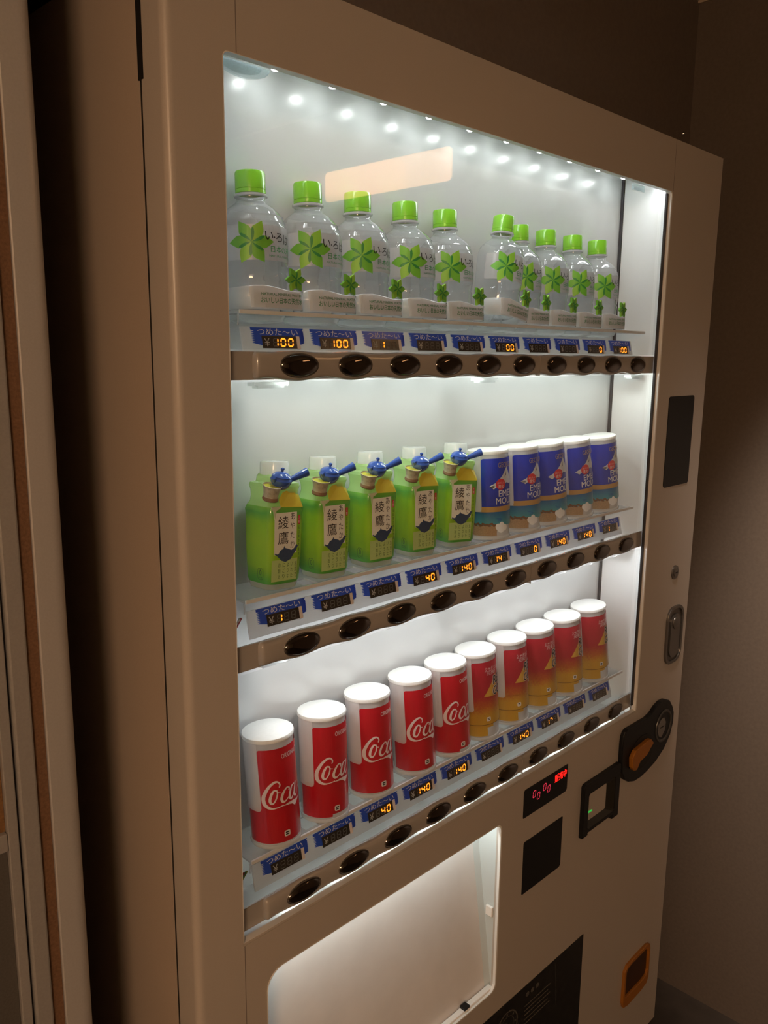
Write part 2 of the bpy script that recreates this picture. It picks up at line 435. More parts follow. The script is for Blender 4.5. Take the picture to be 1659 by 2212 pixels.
# white lip around the opening
lip = rrect(OX0, OX1, OZ0 + .0035, OZ1, [.0005, .0005, .006, .006]); lipi = rrect(OX0 + .0012, OX1 - .0030, OZ0 + .0037, OZ1 - .0005, [.0005, .0005, .006, .006])
put('window_lip', MB().prism(lip, .0002, .0090, 0, [lipi]), WHITE, VM)
put('gasket', MB().box(OX1 - .0085, OX1 - .0032, .0055, .0085, .866, 1.7505), RUB, VM)
# showcase lining
CB = .090
put('back_panel', MB().box(-.115, .7705, CB, CB + .003, .84, 1.80), BACK, VM)
put('panel_edge', MB().box(.7705, .7740, CB - .0035, CB + .004, .84, 1.80), RUB, VM)
put('side_wall', MB().box(.7750, .7775, .0125, CB - .004, .84, 1.80), WHITE, VM)
put('side_wall', MB().box(-.118, -.1155, .0125, CB, .84, 1.80), WHITE, VM)
put('showcase_top', MB().box(-.115, .7750, .0125, CB, 1.7850, 1.7875), WHITE, VM)

# LED strips: top, under bar one, under bar two, under bar three
led_of = lambda m: MB().lathe([(.0042, 0), (.0040, -.0012), (.0026, -.0024), (0, -.0028)], 12).mesh('led', [m])
led_top, led_row, led_low = led_of(LED), led_of(LEDR), led_of(LEDB)
for z, y, x0, pit, led_mesh in ((1.7762, .058, .0090, .0788, led_top), (1.4665, .0230, -.002, .0785, led_row), (1.1655, .0215, -.002, .0785, led_low)):
    st = put('led_strip', MB().box(-.11, .77, y - .0045, y + .0045, z - .0015, z), WHITE, VM)
    for i in range(10):
        link('led', led_mesh, st, (x0 + pit * i, y, z - .0016))
put('fill_tube', MB().box(-.10, .765, .0130, .0215, 1.7715, 1.7740), FILLF, VM)          # hidden glowing bar added in the header to brighten the product fronts
put('fill_baffle', MB().box(-.112, .774, .0238, .0246, 1.7665, 1.7848), WHITE, VM)  # unseen plate added to keep the fill bar's reflection off the back panel
st = put('led_strip', MB().box(-.11, .77, .0170, .0215, .8660, .8670), WHITE, VM)
led_small = MB().lathe([(.0020, 0), (.0019, -.0006), (.0012, -.0011), (0, -.0013)], 10).mesh('led', [LEDR])
for i in range(10): link('led', led_small, st, (-.006 + .0795 * i, .0192, .8659))

put('clear_clip', MB().prism([(-.0640 + .031 * cos(t), 1.7535 + .013 * sin(t)) for t in [pi + pi * k / 14 for k in range(15)]], .0130, .0165).prism([(-.0640 + .024 * cos(t), 1.7535 + .009 * sin(t)) for t in [pi + pi * k / 14 for k in range(15)]], .0165, .0180), clear_mat('clear_clip_plastic', (.86, .92, .93), milk=.15, milk_col=(.6, .7, .72), rough=.04, refl=2.5), VM)
put('clear_clip', MB().box(.672, .706, .0130, .0170, 1.7440, 1.7535), clear_mat('clear_clip_plastic'), VM)
# glass
for za, zb in ((1.4925, 1.7840), (1.1905, 1.4605), (.8885, 1.1590)):
    put('glass_pane', MB().box(OX0 + .0002, OX1 - .0034, .0095, .0110, za, zb), GLASS, VM)

# rows -------------------------------------------------------------
BX0, BP = -.0058, .07918
BZ = (1.4759, 1.1748, .8732)
LBL_TOP = (1.5150, 1.2165, .9155)
SHELF_Z = (1.5300, 1.2310, .9270)

# push button: an oval dome with a thin metal ring
def button_meshes():
    b = MB(); rings = []
    n = 40
    for k in range(7):
        t = k / 6 * (pi / 2) * .97
        rx, rz, y = .0247 * cos(t), .0112 * cos(t), -.0048 * sin(t)
        rings.append([(rx * cos(a), y, rz * sin(a)) for a in [2 * pi * i / n for i in range(n)]])
    b.loft(rings, cap=False); o = len(b.v); b.add(rings[-1], [tuple(range(n))], 0, True)
    r = MB(); rr = []
    for k in range(9):
        t = 2 * pi * k / 8
        rr.append([((.0254 + .0010 * cos(t)) * cos(a), .0006 - .0012 * sin(t), (.0118 + .0010 * cos(t)) * sin(a)) for a in [2 * pi * i / n for i in range(n)]])
    r.loft(rr, cap=False)
    return b.mesh('push_button', [BTN], 60), r.mesh('ring', [DCHROME], 80)
BTN_ME, RING_ME = button_meshes()

def bar_mesh():
    xa_, xb_ = -.0560, .7270; b = MB(); rings = []
    def ring(x, sc):
        k = sc ** .5 if sc < 1 else 1; c_ = cos(2 * pi * (x - BX0) / BP); h = (.0150 + .0008 * c_) * k; g = (.0136 + .0017 * c_) * k
        pts = [(.0140, -g), (.0125, -g), (.0090, -.965 * g), (.0068, -.86 * g), (.0056, -.62 * g), (.0050, -.3 * g), (.0048, 0), (.0050, .3 * h), (.0056, .62 * h), (.0068, .86 * h), (.0090, .965 * h), (.0125, h), (.0140, h)]
        return [(x, min(.0140, y + (1 - sc) * .012) if y < .02 else y, z) for y, z in pts]
    for k in range(5): rings.append(ring(xa_ - .0048 * cos(k / 4 * pi / 2), .45 + .55 * sin(k / 4 * pi / 2)))
    n = 120
    for i in range(1, n): rings.append(ring(xa_ + (xb_ - xa_) * i / n, 1))
    for k in range(5): rings.append(ring(xb_ + .0048 * sin(k / 4 * pi / 2), .45 + .55 * cos(k / 4 * pi / 2)))
    b.loft(rings)
    return b.mesh('button_bar', [BAR], 50)
BAR_ME = bar_mesh()

# price label: blue saw-edged sticker, white lettering, dark price window
LW, LH = .0695, .0168
def saw():
    P = []; n = 9
    for i in range(n):
        z = -LH + LH * i / n; P += [(LW, z), (LW - .0035, z + LH / n * .5)] if 0 else [(LW - .0042, z), (LW, z + LH / n * .5)]
    P += [(LW, 0), (0, 0)]
    for i in range(n):
        z = -LH * i / n; P += [(0, z - LH / n * .5), (.0042, z - LH / n)]
    P += [(.0042, -LH), (.012, -LH - .0016), (.030, -LH - .0020), (.055, -LH - .0018), (LW - .0042, -LH)]
    return P
STICK_ME = decal('price_label', [(BLUE, [poly2d(saw())])], flat(0), 0)
LET_ME = decal('lettering', [(WPRINT, [T('つめた〜い', .0085, LW - .008, -.0078, -.0010)])], flat(-.0002), 0)
DISP_ME = MB().box(.0130, .0578, -.0006, .0015, -.0215, -.0088).mesh('price_window', [DISPLAY])
YEN_ME = decal('yen_sign', [(GPRINT, [T('¥', .0152, .0222, -.0196, -.0112)])], flat(-.0008), 0)
TAB_ME = MB().box(.0582, .0622, -.0010, .0010, -.0222, -.0086).mesh('clip_tab', [mat('clear_tab', (.80, .70, .66), .3)])
SEG = {'0': 'abcdef', '1': 'bc', '4': 'fgbc', '8': 'abcdefg', ' ': '', 'n': 'ab', '7': 'abc', 'u': 'fgbcde'}
def seven(x, z, w, h, th, on):
    sl = .12; out = []
    def q(ax, az, bx, bz):
        d = Vector((bx - ax, bz - az)).normalized(); nrm = Vector((-d.y, d.x)) * th / 2; g = d * th * .55
        A, B_ = Vector((ax, az)) + g, Vector((bx, bz)) - g
        pts = [A - d * th * .35, A + nrm, B_ + nrm, B_ + d * th * .35, B_ - nrm, A - nrm]
        out.append(poly2d([(x + p.x + sl * p.y, z + p.y) for p in pts]))
    for s in on:
        {'a': lambda: q(0, h, w, h), 'b': lambda: q(w, h, w, h / 2), 'c': lambda: q(w, h / 2, w, 0), 'd': lambda: q(0, 0, w, 0),
         'e': lambda: q(0, h / 2, 0, 0), 'f': lambda: q(0, h, 0, h / 2), 'g': lambda: q(0, h / 2, w, h / 2)}[s]()
    return out
DIG = {}
def digits(s):
    if s not in DIG:
        lit, gh = [], []
        for i, c in enumerate(s):
            x = .0262 + i * .0100
            on = SEG[c]; lit += seven(x, -.0193, .0058, .0078, .00165, on)
            gh += seven(x, -.0193, .0058, .0078, .00100, [k for k in 'abcdefg' if k not in on])
        DIG[s] = decal('price_digits', ([(GHOST, gh)] if gh else []) + ([(AMBER, lit)] if lit else []), flat(-.0009), 0)
    return DIG[s]
PRICES = (['100', '100', '1  ', '   ', '   ', ' 00', '   ', '   ', '  0', '100'],
          ['1  ', '   ', '   ', ' 40', '140', '14 ', '  0', '140', '140', '1  '],
          ['   ', '   ', ' 40', '140', '140', '   ', '140', '1n ', '   ', '   '])
LX0, LPIT = -.0460, .0785
PLATE = clear_mat('white_label_plate', (.95, .96, .97), milk=.62, milk_col=(.93, .94, .95), rough=.15, tls=.65)
def label_plate_mesh():
    return MB().box(-.0090 - .0030, LPIT * 9 + LW + .0040, 0, .0020, -.0300, .0004).mesh('label_rail', [PLATE])
RAIL_ME = label_plate_mesh()
tilt = -.22
CLEARP = clear_mat('clear_shelf_plastic', (.95, .97, .97), milk=.35, milk_col=(.88, .9, .9), rough=.08)
FROST = clear_mat('frosted_plastic', (.95, .96, .96), milk=.82, milk_col=(.96, .95, .95), rough=.25)
CLEARS = clear_mat('clear_shelf', (.96, .975, .97), milk=.42, milk_col=(.90, .91, .91), rough=.06)
SHELFM = mat('white_shelf_plastic', (.80, .80, .80), .3)
def shelf_mesh(cut):
    b = MB(); xs = [-.0640]; 
    def cell(x0, x1, y0, y1): b.box(x0, x1, y0, y1, -.0022, 0)
    xa_, xb_ = -.0640, .7640
    cell(xa_, xb_, .0285, .0345); cell(xa_, xb_, .0600, .0885)
    x = xa_
    for i in range(9):
        c = cut[0] + cut[1] * i
        cell(x, c - .0105, .0345, .0600); x = c + .0105
    cell(x, xb_, .0345, .0600)
    b.box(xa_, xb_, .0262, .0284, -.0026, .0014, 1)          # front lip
    b.add([(xa_, .0285, -.0022), (xa_, .0300, -.0022), (xa_, .0300, -.0140), (xa_, .0285, -.0140), (xa_ - .0012, .0285, -.0022), (xa_ - .0012, .0300, -.0022), (xa_ - .0012, .0300, -.0140), (xa_ - .0012, .0285, -.0140)],
          [(0, 1, 2, 3), (7, 6, 5, 4), (0, 3, 7, 4), (1, 5, 6, 2), (2, 6, 7, 3), (0, 4, 5, 1)])
    return b.mesh('shelf', [CLEARS, SHELFM])
WX = [-.0175, .0597, .1352, .2158, .2908, .3960, .4480, .5208, .5938, .6668]
HOLD_ME = MB().lathe([(.0325, -.0026), (.0300, -.0075), (.0220, -.0100), (.0120, -.0108), (0, -.0110)], 24, flat_y=.018).mesh('cup_holder', [CLEARP])
for r in range(3):
    bar = link('button_bar', BAR_ME, VM, (0, 0, BZ[r]))
    put('end_plate', MB().box(OX0 + .0015, OX1 - .0035, .0120, .0140, -.0132, .0146), BAR, bar)
    put('joint', MB().box(BX0 + BP * 5.47 - .0004, BX0 + BP * 5.47 + .0004, .0046, .0120, -.0136, .0136), mat('joint_line', (.3, .28, .26), .5), bar)
    for i in range(10):
        pb = link('push_button', BTN_ME, bar, (BX0 + BP * i, .0052, .0010))
    for i in range(10):
        link('button_ring', RING_ME, bar, (BX0 + BP * i, .0052, .0010))
    shf = link('shelf', shelf_mesh((.032, .079)), VM, (0, 0, SHELF_Z[r]))
    if r == 0:
        for x in WX: link('cup_holder', HOLD_ME, shf, (x, .0640, 0))
    lr = link('label_rail', RAIL_ME, VM, (LX0, .0310 + .0045, LBL_TOP[r]), (tilt, 0, 0))
    for i in range(10):
        pl_ = link('price_label', STICK_ME, VM, (LX0 + LPIT * i, .0310 + .0043, LBL_TOP[r]), (tilt, 0, 0))
        link('lettering', LET_ME, pl_); link('price_window', DISP_ME, pl_); link('yen_sign', YEN_ME, pl_)
        link('clip_tab', TAB_ME, pl_); link('price_digits', digits(PRICES[r][i]), pl_)
    if r < 2:
        for cx in (-.028, .335, .742):
            put('clear_clip', MB().box(cx - .022, cx + .022, .0240, .0360, -.0200, -.0165).box(cx - .017, cx + .017, .0250, .0345, -.0225, -.0200), CLEARP, VM, (0, 0, BZ[r]))
# wires at the left end of rows two and three
for z, cols in ((1.1810, ((.5, .05, .05), (.6, .55, .5))), (.8820, ((.35, .38, .05), (.05, .25, .10), (.30, .04, .04)))):
    for i, c in enumerate(cols):
        put('wire', MB().tube([(-.0640 - .002 * i, .036, z + .030), (-.0690 - .003 * i, .040, z + .018), (-.0740 - .003 * i, .042, z), (-.0760 - .003 * i, .045, z - .014)], .0011), mat('wire_%d_%d' % (int(z * 10), i), c, .4), VM)

# poster box below the showcase: slanted white panel in a lit recess
def yz(z): return .0463 + (.7564 - z) * (.0135 - .0463) / (.7564 - .5194)
zt, zb = .835, .5168
pp = MB(); pp.add([(-.085, yz(zt), zt), (.3625, yz(zt), zt), (.3625, yz(zb), zb), (-.085, yz(zb), zb), (-.085, yz(zt) + .003, zt), (.3625, yz(zt) + .003, zt), (.3625, yz(zb) + .003, zb), (-.085, yz(zb) + .003, zb)],
       [(0, 3, 2, 1), (4, 5, 6, 7), (0, 1, 5, 4), (2, 3, 7, 6), (1, 2, 6, 5), (0, 4, 7, 3)])
put('poster_panel', pp, mat('white_poster_sheet', (.74, .73, .73), .45, noise=(25, .03)), VM)
BLUEG = mat('blue_grey_metal', (.55, .62, .64), .4)
put('recess_side', MB().box(.3738, .3760, .0096, .075, .51, .84), BLUEG, VM)
put('recess_strip', MB().add([(.3625, yz(zt), zt), (.3738, yz(zt) - .003, zt), (.3738, yz(zb) - .003, zb), (.3625, yz(zb), zb)], [(0, 3, 2, 1)]), BLUEG, VM)
put('recess_side', MB().box(-.0700, -.0665, .0096, .075, .51, .84), BLUEG, VM)
put('recess_top', MB().box(-.09, .3738, .0096, .075, .8355, .838), WHITE, VM)
put('poster_ledge', MB().box(-.0660, .3700, .0030, .0120, .5168, .5225), WPLA, VM, bevel=.001)
put('ledge_clip', MB().box(.300, .312, .0020, .0118, .5225, .5262), BLACK, VM)
put('side_clip', MB().box(.3690, .3736, .010, .022, .640, .656), WPLA, VM, bevel=.001)
put('recess_lip', MB().prism(rrect(-.0660, .3735, .5165, .8020, [.012, .014, .012, .022]), -.0006, .004, 0, [rrect(-.0652, .3705, .5185, .8012, [.012, .013, .011, .022])]), WHITE, VM)
led_poster = MB().lathe([(.0030, 0), (.0028, -.0008), (.0018, -.0015), (0, -.0018)], 10).mesh('led', [LEDR])
st = put('led_strip', MB().box(-.06, .365, .0180, .0240, .8330, .8345), WHITE, VM)
for i in range(8): link('led', led_poster, st, (-.035 + .054 * i, .021, .8329))

# right-hand controls ------------------------------------------------
def panel(name, x0, x1, z0, z1, r, m, parent=VM, y0=-.0012, y1=.0005):
    return put(name, MB().prism(rrect(x0, x1, z0, z1, r), y0, y1), m, parent)
panel('card_reader', .8150, .9125, 1.2625, 1.4225, .006, BLACK)
kl = put('key_lock', MB().lathe([(0, -.004), (.0085, -.004), (.009, -.0035), (.0105, -.0025), (.0132, -.002), (.0136, .0005)], 28, axis='y', c=(.8883, 0, 1.0958)), DCHROME, VM)
put('keyhole', MB().box(.8840, .8926, -.0043, -.0035, 1.0949, 1.0967), BLACKM, kl)
# recessed T-handle lock
hc = (.9022, .9713)
hl = put('handle_lock', MB().prism(rrect(.8688, .9356, .9145, 1.0285, .024, 6), -.004, .0005, 0, [rrect(.8745, .9299, .9205, 1.0225, .020, 6)]), DCHROME, VM, bevel=.001)
put('recess_plate', MB().prism(rrect(.8745, .9299, .9205, 1.0225, .020, 6), -.0012, .0004), mat('recess_metal', (.13, .12, .115), .4, .6), hl)
put('grip', MB().prism(rrect(.8835, .9210, .9265, 1.0130, .018, 6), -.0042, -.0012), DCHROME, hl, bevel=.0012)
put('lock_cylinder', MB().lathe([(0, -.0075), (.006, -.0075), (.009, -.0068), (.0125, -.0060), (.0130, -.0042)], 24, axis='y', c=(.9022, 0, .9960)), DCHROME, hl)
# money display
md = panel('money_display', .4270, .5490, .7864, .8335, [.0008, .006, .001, .005], BLACK)
def kfit(s, x0, x1, z0, z1): return T(s, x0, x1, z0, z1, bold=.01)
link('sale_lettering', decal('sale_lettering', [(REDLED, [kfit('販売中', .5112, .5450, .8145, .8275)])], flat(-.0014), 0), md)
dg_ = []
for x, z in ((.4500, .8125), (.4620, .8052), (.4785, .8135), (.4905, .8062)): dg_ += seven(x, z, .0066, .0105, .0013, 'abcdef')
link('money_digits', decal('money_digits', [(REDDIM, dg_)], flat(-.0014), 0), md)
panel('blank_panel', .4322, .5410, .6525, .7430, [.001, .006, .001, .004], BLACK)
# bill slot: black housing with a sloped mouth
bs = put('bill_slot', MB().prism([(.5968, .7735), (.6010, .7780), (.7140, .7780), (.7185, .7735), (.7185, .6750), (.6965, .6750), (.6965, .6835), (.6150, .6835), (.6150, .6790), (.5968, .6790)], -.0075, .0005, 0,
        [rrect(.6130, .7010, .6905, .7560, .003)]), BLACK, VM, bevel=.0015)
fun = MB(); ro = rrect(.6130, .7010, .6905, .7560, .003, 1); ri = rrect(.6230, .6820, .7000, .7490, .003, 1)
fun.loft([[(x, -.0070, z) for x, z in ro], [(x, .0004, z) for x, z in ri]], cap=False, smooth=False); fun.add([(x, .0004, z) for x, z in ri], [tuple(range(len(ri)))])
put('bill_mouth', fun, mat('bill_mouth_plastic', (.022, .021, .017), .35), bs)
put('guide_light', MB().box(.6190, .6360, -.0012, -.0002, .7145, .7165), GREENLED, bs)
# coin unit: tear-shaped black plate, coin hole and orange lever
co = [(.8749, .8500), (.8950, .8420), (.9085, .8270), (.9170, .8110), (.9175, .7920), (.9080, .7670), (.8850, .7450), (.8538, .7300), (.8200, .7220), (.7945, .7190), (.7720, .7200), (.7500, .7270), (.7330, .7380), (.7225, .7540), (.7185, .7800), (.7180, .8100), (.7200, .8250), (.7250, .8325), (.7340, .8355), (.8050, .8345), (.8230, .8380), (.8400, .8470), (.8560, .8510)]
cu_ = put('coin_unit', MB().prism(co[::-1], -.008, .0005), BLACK, VM, bevel=.003)
put('coin_hole', MB().lathe([(.0325, -.0082), (.0318, -.0096), (.0285, -.0096), (.0275, -.0085), (.0270, -.0080)], 32, axis='y', c=(.8740, 0, .7970)), mat('coin_ring', (.05, .048, .045), .35), cu_)
put('coin_guide', MB().prism([(.8520, .7900), (.8530, .8050), (.8620, .8130), (.8730, .8140), (.8810, .8030), (.8790, .7870), (.8660, .7760), (.8570, .7800)], -.0092, -.0078), mat('coin_guide_grey', (.17, .16, .16), .4), cu_)
put('coin_slot', MB().box(.8590, .8740, -.0098, -.0090, .7962, .7982), BLACKM, cu_)
put('lever_well', MB().prism(ellipse(.7930, .7720, .0440, .0330, 24, -.1), -.0086, -.0078), BLACKM, cu_)
lv = MB(); LS = .010
ml = [(.8090, .7945), (.8210, .7935), (.8320, .7830), (.8210, .7760), (.8085, .7665), (.7830, .7625), (.7720, .7500), (.7610, .7520), (.7545, .7600), (.7520, .7790), (.7630, .7900)]
lv.prism([(x - LS, z) for x, z in ml[::-1]], -.0170, -.0082)
put('return_lever', lv, ORANGE, cu_, bevel=.002)
# delivery flap with worn white marks
DARK = mat('smoked_flap', (.014, .014, .014), .45, noise=(60, .35))
df = panel('delivery_flap', .12, .6330, .17, .4745, [.004, .004, .001, .004], DARK, y0=-.0010)
MARK = mat('worn_grey_print', (.10, .098, .092), .6, noise=(500, .3))
rg = []
for (ra, rb) in ((.030, .0275), (.0205, .0195)):
    o_ = ellipse(.4060, .4270, ra, ra, 36); i_ = ellipse(.4060, .4270, rb, rb, 36)
    rg.append((o_ + i_, [(k, (k + 1) % 36, 36 + (k + 1) % 36, 36 + k) for k in range(36)]))
for k in range(5):
    rg.append(poly2d(rrect(.455, .530 - .006 * (k % 2), .4350 - k * .0085, .4372 - k * .0085, .0004, 1)))
for k in range(3): rg.append(poly2d(ellipse(.462 + .014 * k, .4560, .0050, .0045, 12)))
for k in range(8):
    a = k * pi / 4; rg.append(poly2d(ellipse(.4060 + .024 * cos(a), .4270 + .024 * sin(a), .0022, .0022, 8)))
rg.append(poly2d([(.5420, .4680), (.5428, .4680), (.5520, .3800), (.5512, .3800)]))
link('flap_markings', decal('flap_markings', [(MARK, rg)], flat(-.0012), 0), df)
# orange coin return cup
oc = [(.7945, .2340), (.7990, .2215), (.8145, .2170), (.8700, .2180), (.8950, .2230), (.9010, .2380), (.9000, .3020), (.8960, .3130), (.8850, .3170), (.8300, .3160), (.8050, .3130), (.7945, .3040)]
ic = [(.8020, .2450), (.8100, .2410), (.8700, .2410), (.8900, .2440), (.8940, .2540), (.8930, .2960), (.8880, .3060), (.8800, .3085), (.8300, .3080), (.8090, .3060), (.8020, .2990)]
cr = put('coin_return_cup', MB().prism(oc, -.006, .0005, 0, [ic]), ORANGE, VM, bevel=.0015)
put('cup_inside', MB().prism(ic, -.0012, .0004), mat('cup_inside_shade', (.045, .016, .005), .5), cr)  # shallow plate, shade inside the cup put into its dark colour

# ------------------------------------------------------------------ sample drinks
def copy_thing(root, loc, rot, label):
    r = root.copy(); COL.objects.link(r); r.location = loc; r.rotation_euler = rot; r['label'] = label
    for ch in list(root.children):
        c = ch.copy(); COL.objects.link(c); c.parent = r
        for g in ch.children:
            d = g.copy(); COL.objects.link(d); d.parent = c
    return r
ORD = ['first', 'second', 'third', 'fourth', 'fifth', 'sixth', 'seventh', 'eighth', 'ninth', 'tenth']

# --- clear water bottle (half-shell dummy, flattened behind)
GREENC = mat('green_cap_plastic', (.20, .52, .025), .25, coat=.4)
LEAF1 = mat('leaf_green', (.17, .48, .04), .4); LEAF2 = mat('leaf_light_green', (.28, .58, .05), .4); LEAF3 = mat('leaf_dark_green', (.03, .26, .05), .4)
GTXT = mat('green_print', (.045, .29, .08), .5)
PET = clear_mat('clear_bottle_plastic', (.97, .98, .99), milk=.17, milk_col=(.90, .93, .97), refl=1.5, rough=.03, ior=1.5)
PETL = clear_mat('clear_label_film', (.95, .95, .95), milk=.55, milk_col=(.82, .80, .79), refl=.6, rough=.2)
MILKY = clear_mat('milky_plastic', (.95, .96, .96), milk=.66, milk_col=(.92, .93, .92), rough=.15)
BR = .0360
def star(cx, cz, R_, tw=.42):
    base, dark, light = [], [], []
    for k, a in enumerate((2, 62, 122, 182, 242, 302)):
        a = rad(a); u = Vector((cos(a), sin(a))); v = Vector((-u.y, u.x)); c = Vector((cx, cz))
        pts = [c + u * R_ * p + v * R_ * q for p, q in ((0, 0), (.25, .14), (.45, .255), (.60, .255), (.80, .135), (1, 0), (.80, -.15), (.62, -.265), (.47, -.275), (.25, -.145))]
        (light if k in (1, 4) else base).append(poly2d(pts))
        dk = [c + u * R_ * p + v * R_ * q for p, q in ((0, 0), (.25, .14), (.42, .235), (.56, .25), (.54, .17), (.40, .07), (.22, .012))]
        dark.append(poly2d(dk))
    return base, light, dark
def make_water():
    t = thing('water_bottle', '', 'bottle', group='water bottles on the top shelf')
    prof = [(0, .004), (.024, .0035), (.030, .006), (.0335, .012), (.0345, .030), (.0352, .036), (.0340, .039), (.0352, .042), (BR, .048), (BR, .080), (.0355, .0845), (.0345, .0872), (.0350, .0885), (.0325, .0935), (.0330, .0948), (.0285, .1000), (.0235, .1045), (.0185, .1080), (.0158, .1100), (.0150, .1120), (.0152, .1150), (.0170, .1158), (.0170, .1176), (.0150, .1182), (.0145, .1210)]
    put('bottle_body', MB().lathe(prof, 64, flat_y=.019, open_back=True), PET, t)
    put('cap', MB().lathe([(.0152, .1188), (.0157, .1192), (.0157, .1225), (.0153, .1228), (.0157, .1232), (.0157, .1385), (.0150, .1405), (0, .1408)], 40), GREENC, t)
    put('neck_ring', MB().lathe([(.0148, .1152), (.0172, .1158), (.0174, .1170), (.0172, .1180), (.0148, .1184)], 40), MILKY, t)
    x = lambda d: -rad(d) * BR
    lb = link('label', decal('label', [(PETL, [poly2d(rrect(x(88), x(-88), .0490, .0835, .002, 2))])], cyl(BR, .0004)), t)
    b, l, d = star(x(38), .0665, .0232)
    link('leaf_print', decal('leaf_print', [(LEAF1, b), (LEAF2, l), (LEAF3, d)], cyl(BR, .0008)), lb)
    link('lettering', decal('lettering', [(KPRINT, [T('い', x(16), x(2), .0690, .0772, .012), T('・', x(.5), x(-2), .0710, .0728), T('ろ', x(-4), x(-18), .0680, .0765, .012), T('は', x(-22), x(-38), .0665, .0760, .012), T('す', x(-42), x(-56), .066, .0755)]),
         (GTXT, [T('日本の天然水', x(7), x(-62), .0572, .0634, .012), T('NATURAL MINERAL WATER', x(10), x(-62), .0526, .0546, .012)])], cyl(BR, .0008)), lb)
    # stand: milky curved cup with a wavy rim, printed plate, raised leaf
    plan = [(-.0440, .004), (-.0415, -.012), (-.036, -.024), (-.027, -.0325), (-.015, -.0370), (0, -.0385), (.015, -.0385), (.028, -.0380), (.0345, -.0365), (.0360, -.0300), (.0350, -.020)]
    def top(x_): return .0215 + .0022 * cos((x_ + .018) / .040 * pi)
    bm_ = MB(); n = len(plan)
    vs = []
    for sc, zz in ((.90, 0), (.955, .5), (1, 1)):
        for px, py in plan: vs.append((px * (sc if px < 0 else 1), py * (.985 if sc < .92 else 1), .0005 + zz * top(px)))
    bm_.add(vs, [(j * n + i, j * n + i + 1, (j + 1) * n + i + 1, (j + 1) * n + i) for j in range(2) for i in range(n - 1)], 0, True)
    so = put('stand', bm_, MILKY, t); sd = so.modifiers.new('sheet', 'SOLIDIFY'); sd.thickness = .0008; sd.offset = 1
    P2 = [Vector(p) for p in plan]; acc = [0]
    for i in range(1, n): acc.append(acc[-1] + (P2[i] - P2[i - 1]).length)
    s0 = acc[5]
    def onplan(x_, z_, li):
        s = x_ + s0; i = max(0, min(n - 2, next((k for k in range(n - 1) if acc[k + 1] >= s), n - 2)))
        tt = (s - acc[i]) / (acc[i + 1] - acc[i]); p = P2[i].lerp(P2[i + 1], tt)
        return (p.x, p.y - .0011 - .0002 * li, z_)
    pr_ = [(-.032 + .0035 * k, .0005 + top(-.032 + .0035 * k) - .0006) for k in range(19)]
    plate = [(.0340, .0015), (-.030, .0015)] + pr_ + []
    pm = link('stand_label', decal('stand_label', [(film('warm_grey_card', (.80, .78, .76), .5, .3, .3), [poly2d([(-.030, .0020), (.0325, .0020)] + [(p[0], p[1]) for p in pr_[::-1] if p[0] <= .0325])])], onplan, .003), t)
    link('stand_lettering', decal('stand_lettering', [(GTXT, [T('NATURAL MINERAL WATER', -.0195, .0325, .0142, .0168, .018), T('おいしい日本の天然水', -.0195, .0330, .0064, .0126, .012)])], lambda a, c, li: onplan(a, c, 1), .003), so)
    b, l, d = star(0, 0, .0130)
    lf = MB(); 
    for grp, mi in ((b, 0), (l, 1)):
        for vs_, _ in grp: lf.prism([p for p in vs_], -.0036, 0, mi)
    for vs_, _ in d: lf.prism([p for p in vs_], -.0042, -.0036, 2)
    put('leaf_figure', lf, [LEAF1, LEAF2, LEAF3], t, (.0262, -.0345, .0320))
    return t
wx = [-.0175, .0597, .1352, .2158, .2908, .4125, .4480, .5208, .5938, .6668]
w0 = make_water()
for i, x in enumerate(wx):
    lab = 'clear water bottle with green cap, %s from the left on the top shelf' % ORD[i]
    rot = (rad(-2.0), 0, 0); loc = (x, .0640, SHELF_Z[0] + .0012)
    if i == 5:
        lab = 'leaning clear water bottle with green cap, sixth from the left on the top shelf'; rot = (rad(-2), rad(9.5), 0); loc = (x - .0345, .0520, SHELF_Z[0] + .0070)
    if i == 0: w0.location = loc; w0.rotation_euler = rot; w0['label'] = lab
    else:
        c = copy_thing(w0, loc, rot, lab)
        if i > 4: c.scale = (.91, .96, 1)
        if i == 5: c.scale.x = .87
        if i == 6: c.location.y = .0655; c.location.x += .0070; c.scale = (.82, .94, 1)

# --- can-shaped dummies: frosted sleeve, white cap, printed label
SLEEVE = clear_mat('clear_sleeve', (.97, .97, .97), milk=.66, milk_col=(.96, .95, .95), refl=1.0, rough=.08)
CR = .0288
def can_base(name, group, H=.1345, rc=.0300, flap=True, flap_z=.046, fl0=60, fl1=112, rb=CR):
    t = thing(name, '', 'can', group=group)
    put('sleeve', MB().lathe([(rb + .0006, .0012), (rb, .005), (CR, .06), (CR, H - .004)], 48), SLEEVE, t)
    put('cap', MB().lathe([(CR - .001, H - .0056), (rc, H - .0054), (rc + .0003, H - .0036), (rc - .0004, H - .0010), (rc - .0016, H - .0003), (0, H)], 48), CAPW, t)
    put('base_ring', MB().lathe([(rb - .002, 0), (rb + .0012, 0), (rb + .0016, .002), (rb + .0010, .0042), (rb - .002, .0046)], 48), MILKY, t)
    if flap:
        x0, x1 = -rad(fl1) * CR, -rad(fl0) * CR
        fm = decal('flap', [(FROST, [poly2d(rrect(x0, x1, flap_z, H - .0056, [0, .0045, 0, 0]))])], cyl(CR, .0014), .003)
        link('flap', fm, t)
    return t
def sweep(a, b, z0, z1, r=(0, 0, 0, 0)):
    return poly2d(rrect(-rad(a) * CR, -rad(b) * CR, z0, z1, list(r)))
RED = mat('red_label', (.52, .012, .022), .3, coat=.5)
PINKW = mat('pale_print', (.80, .72, .72), .45)
mm = lambda pts: [(a * .001, b * .001) for a, b in pts]
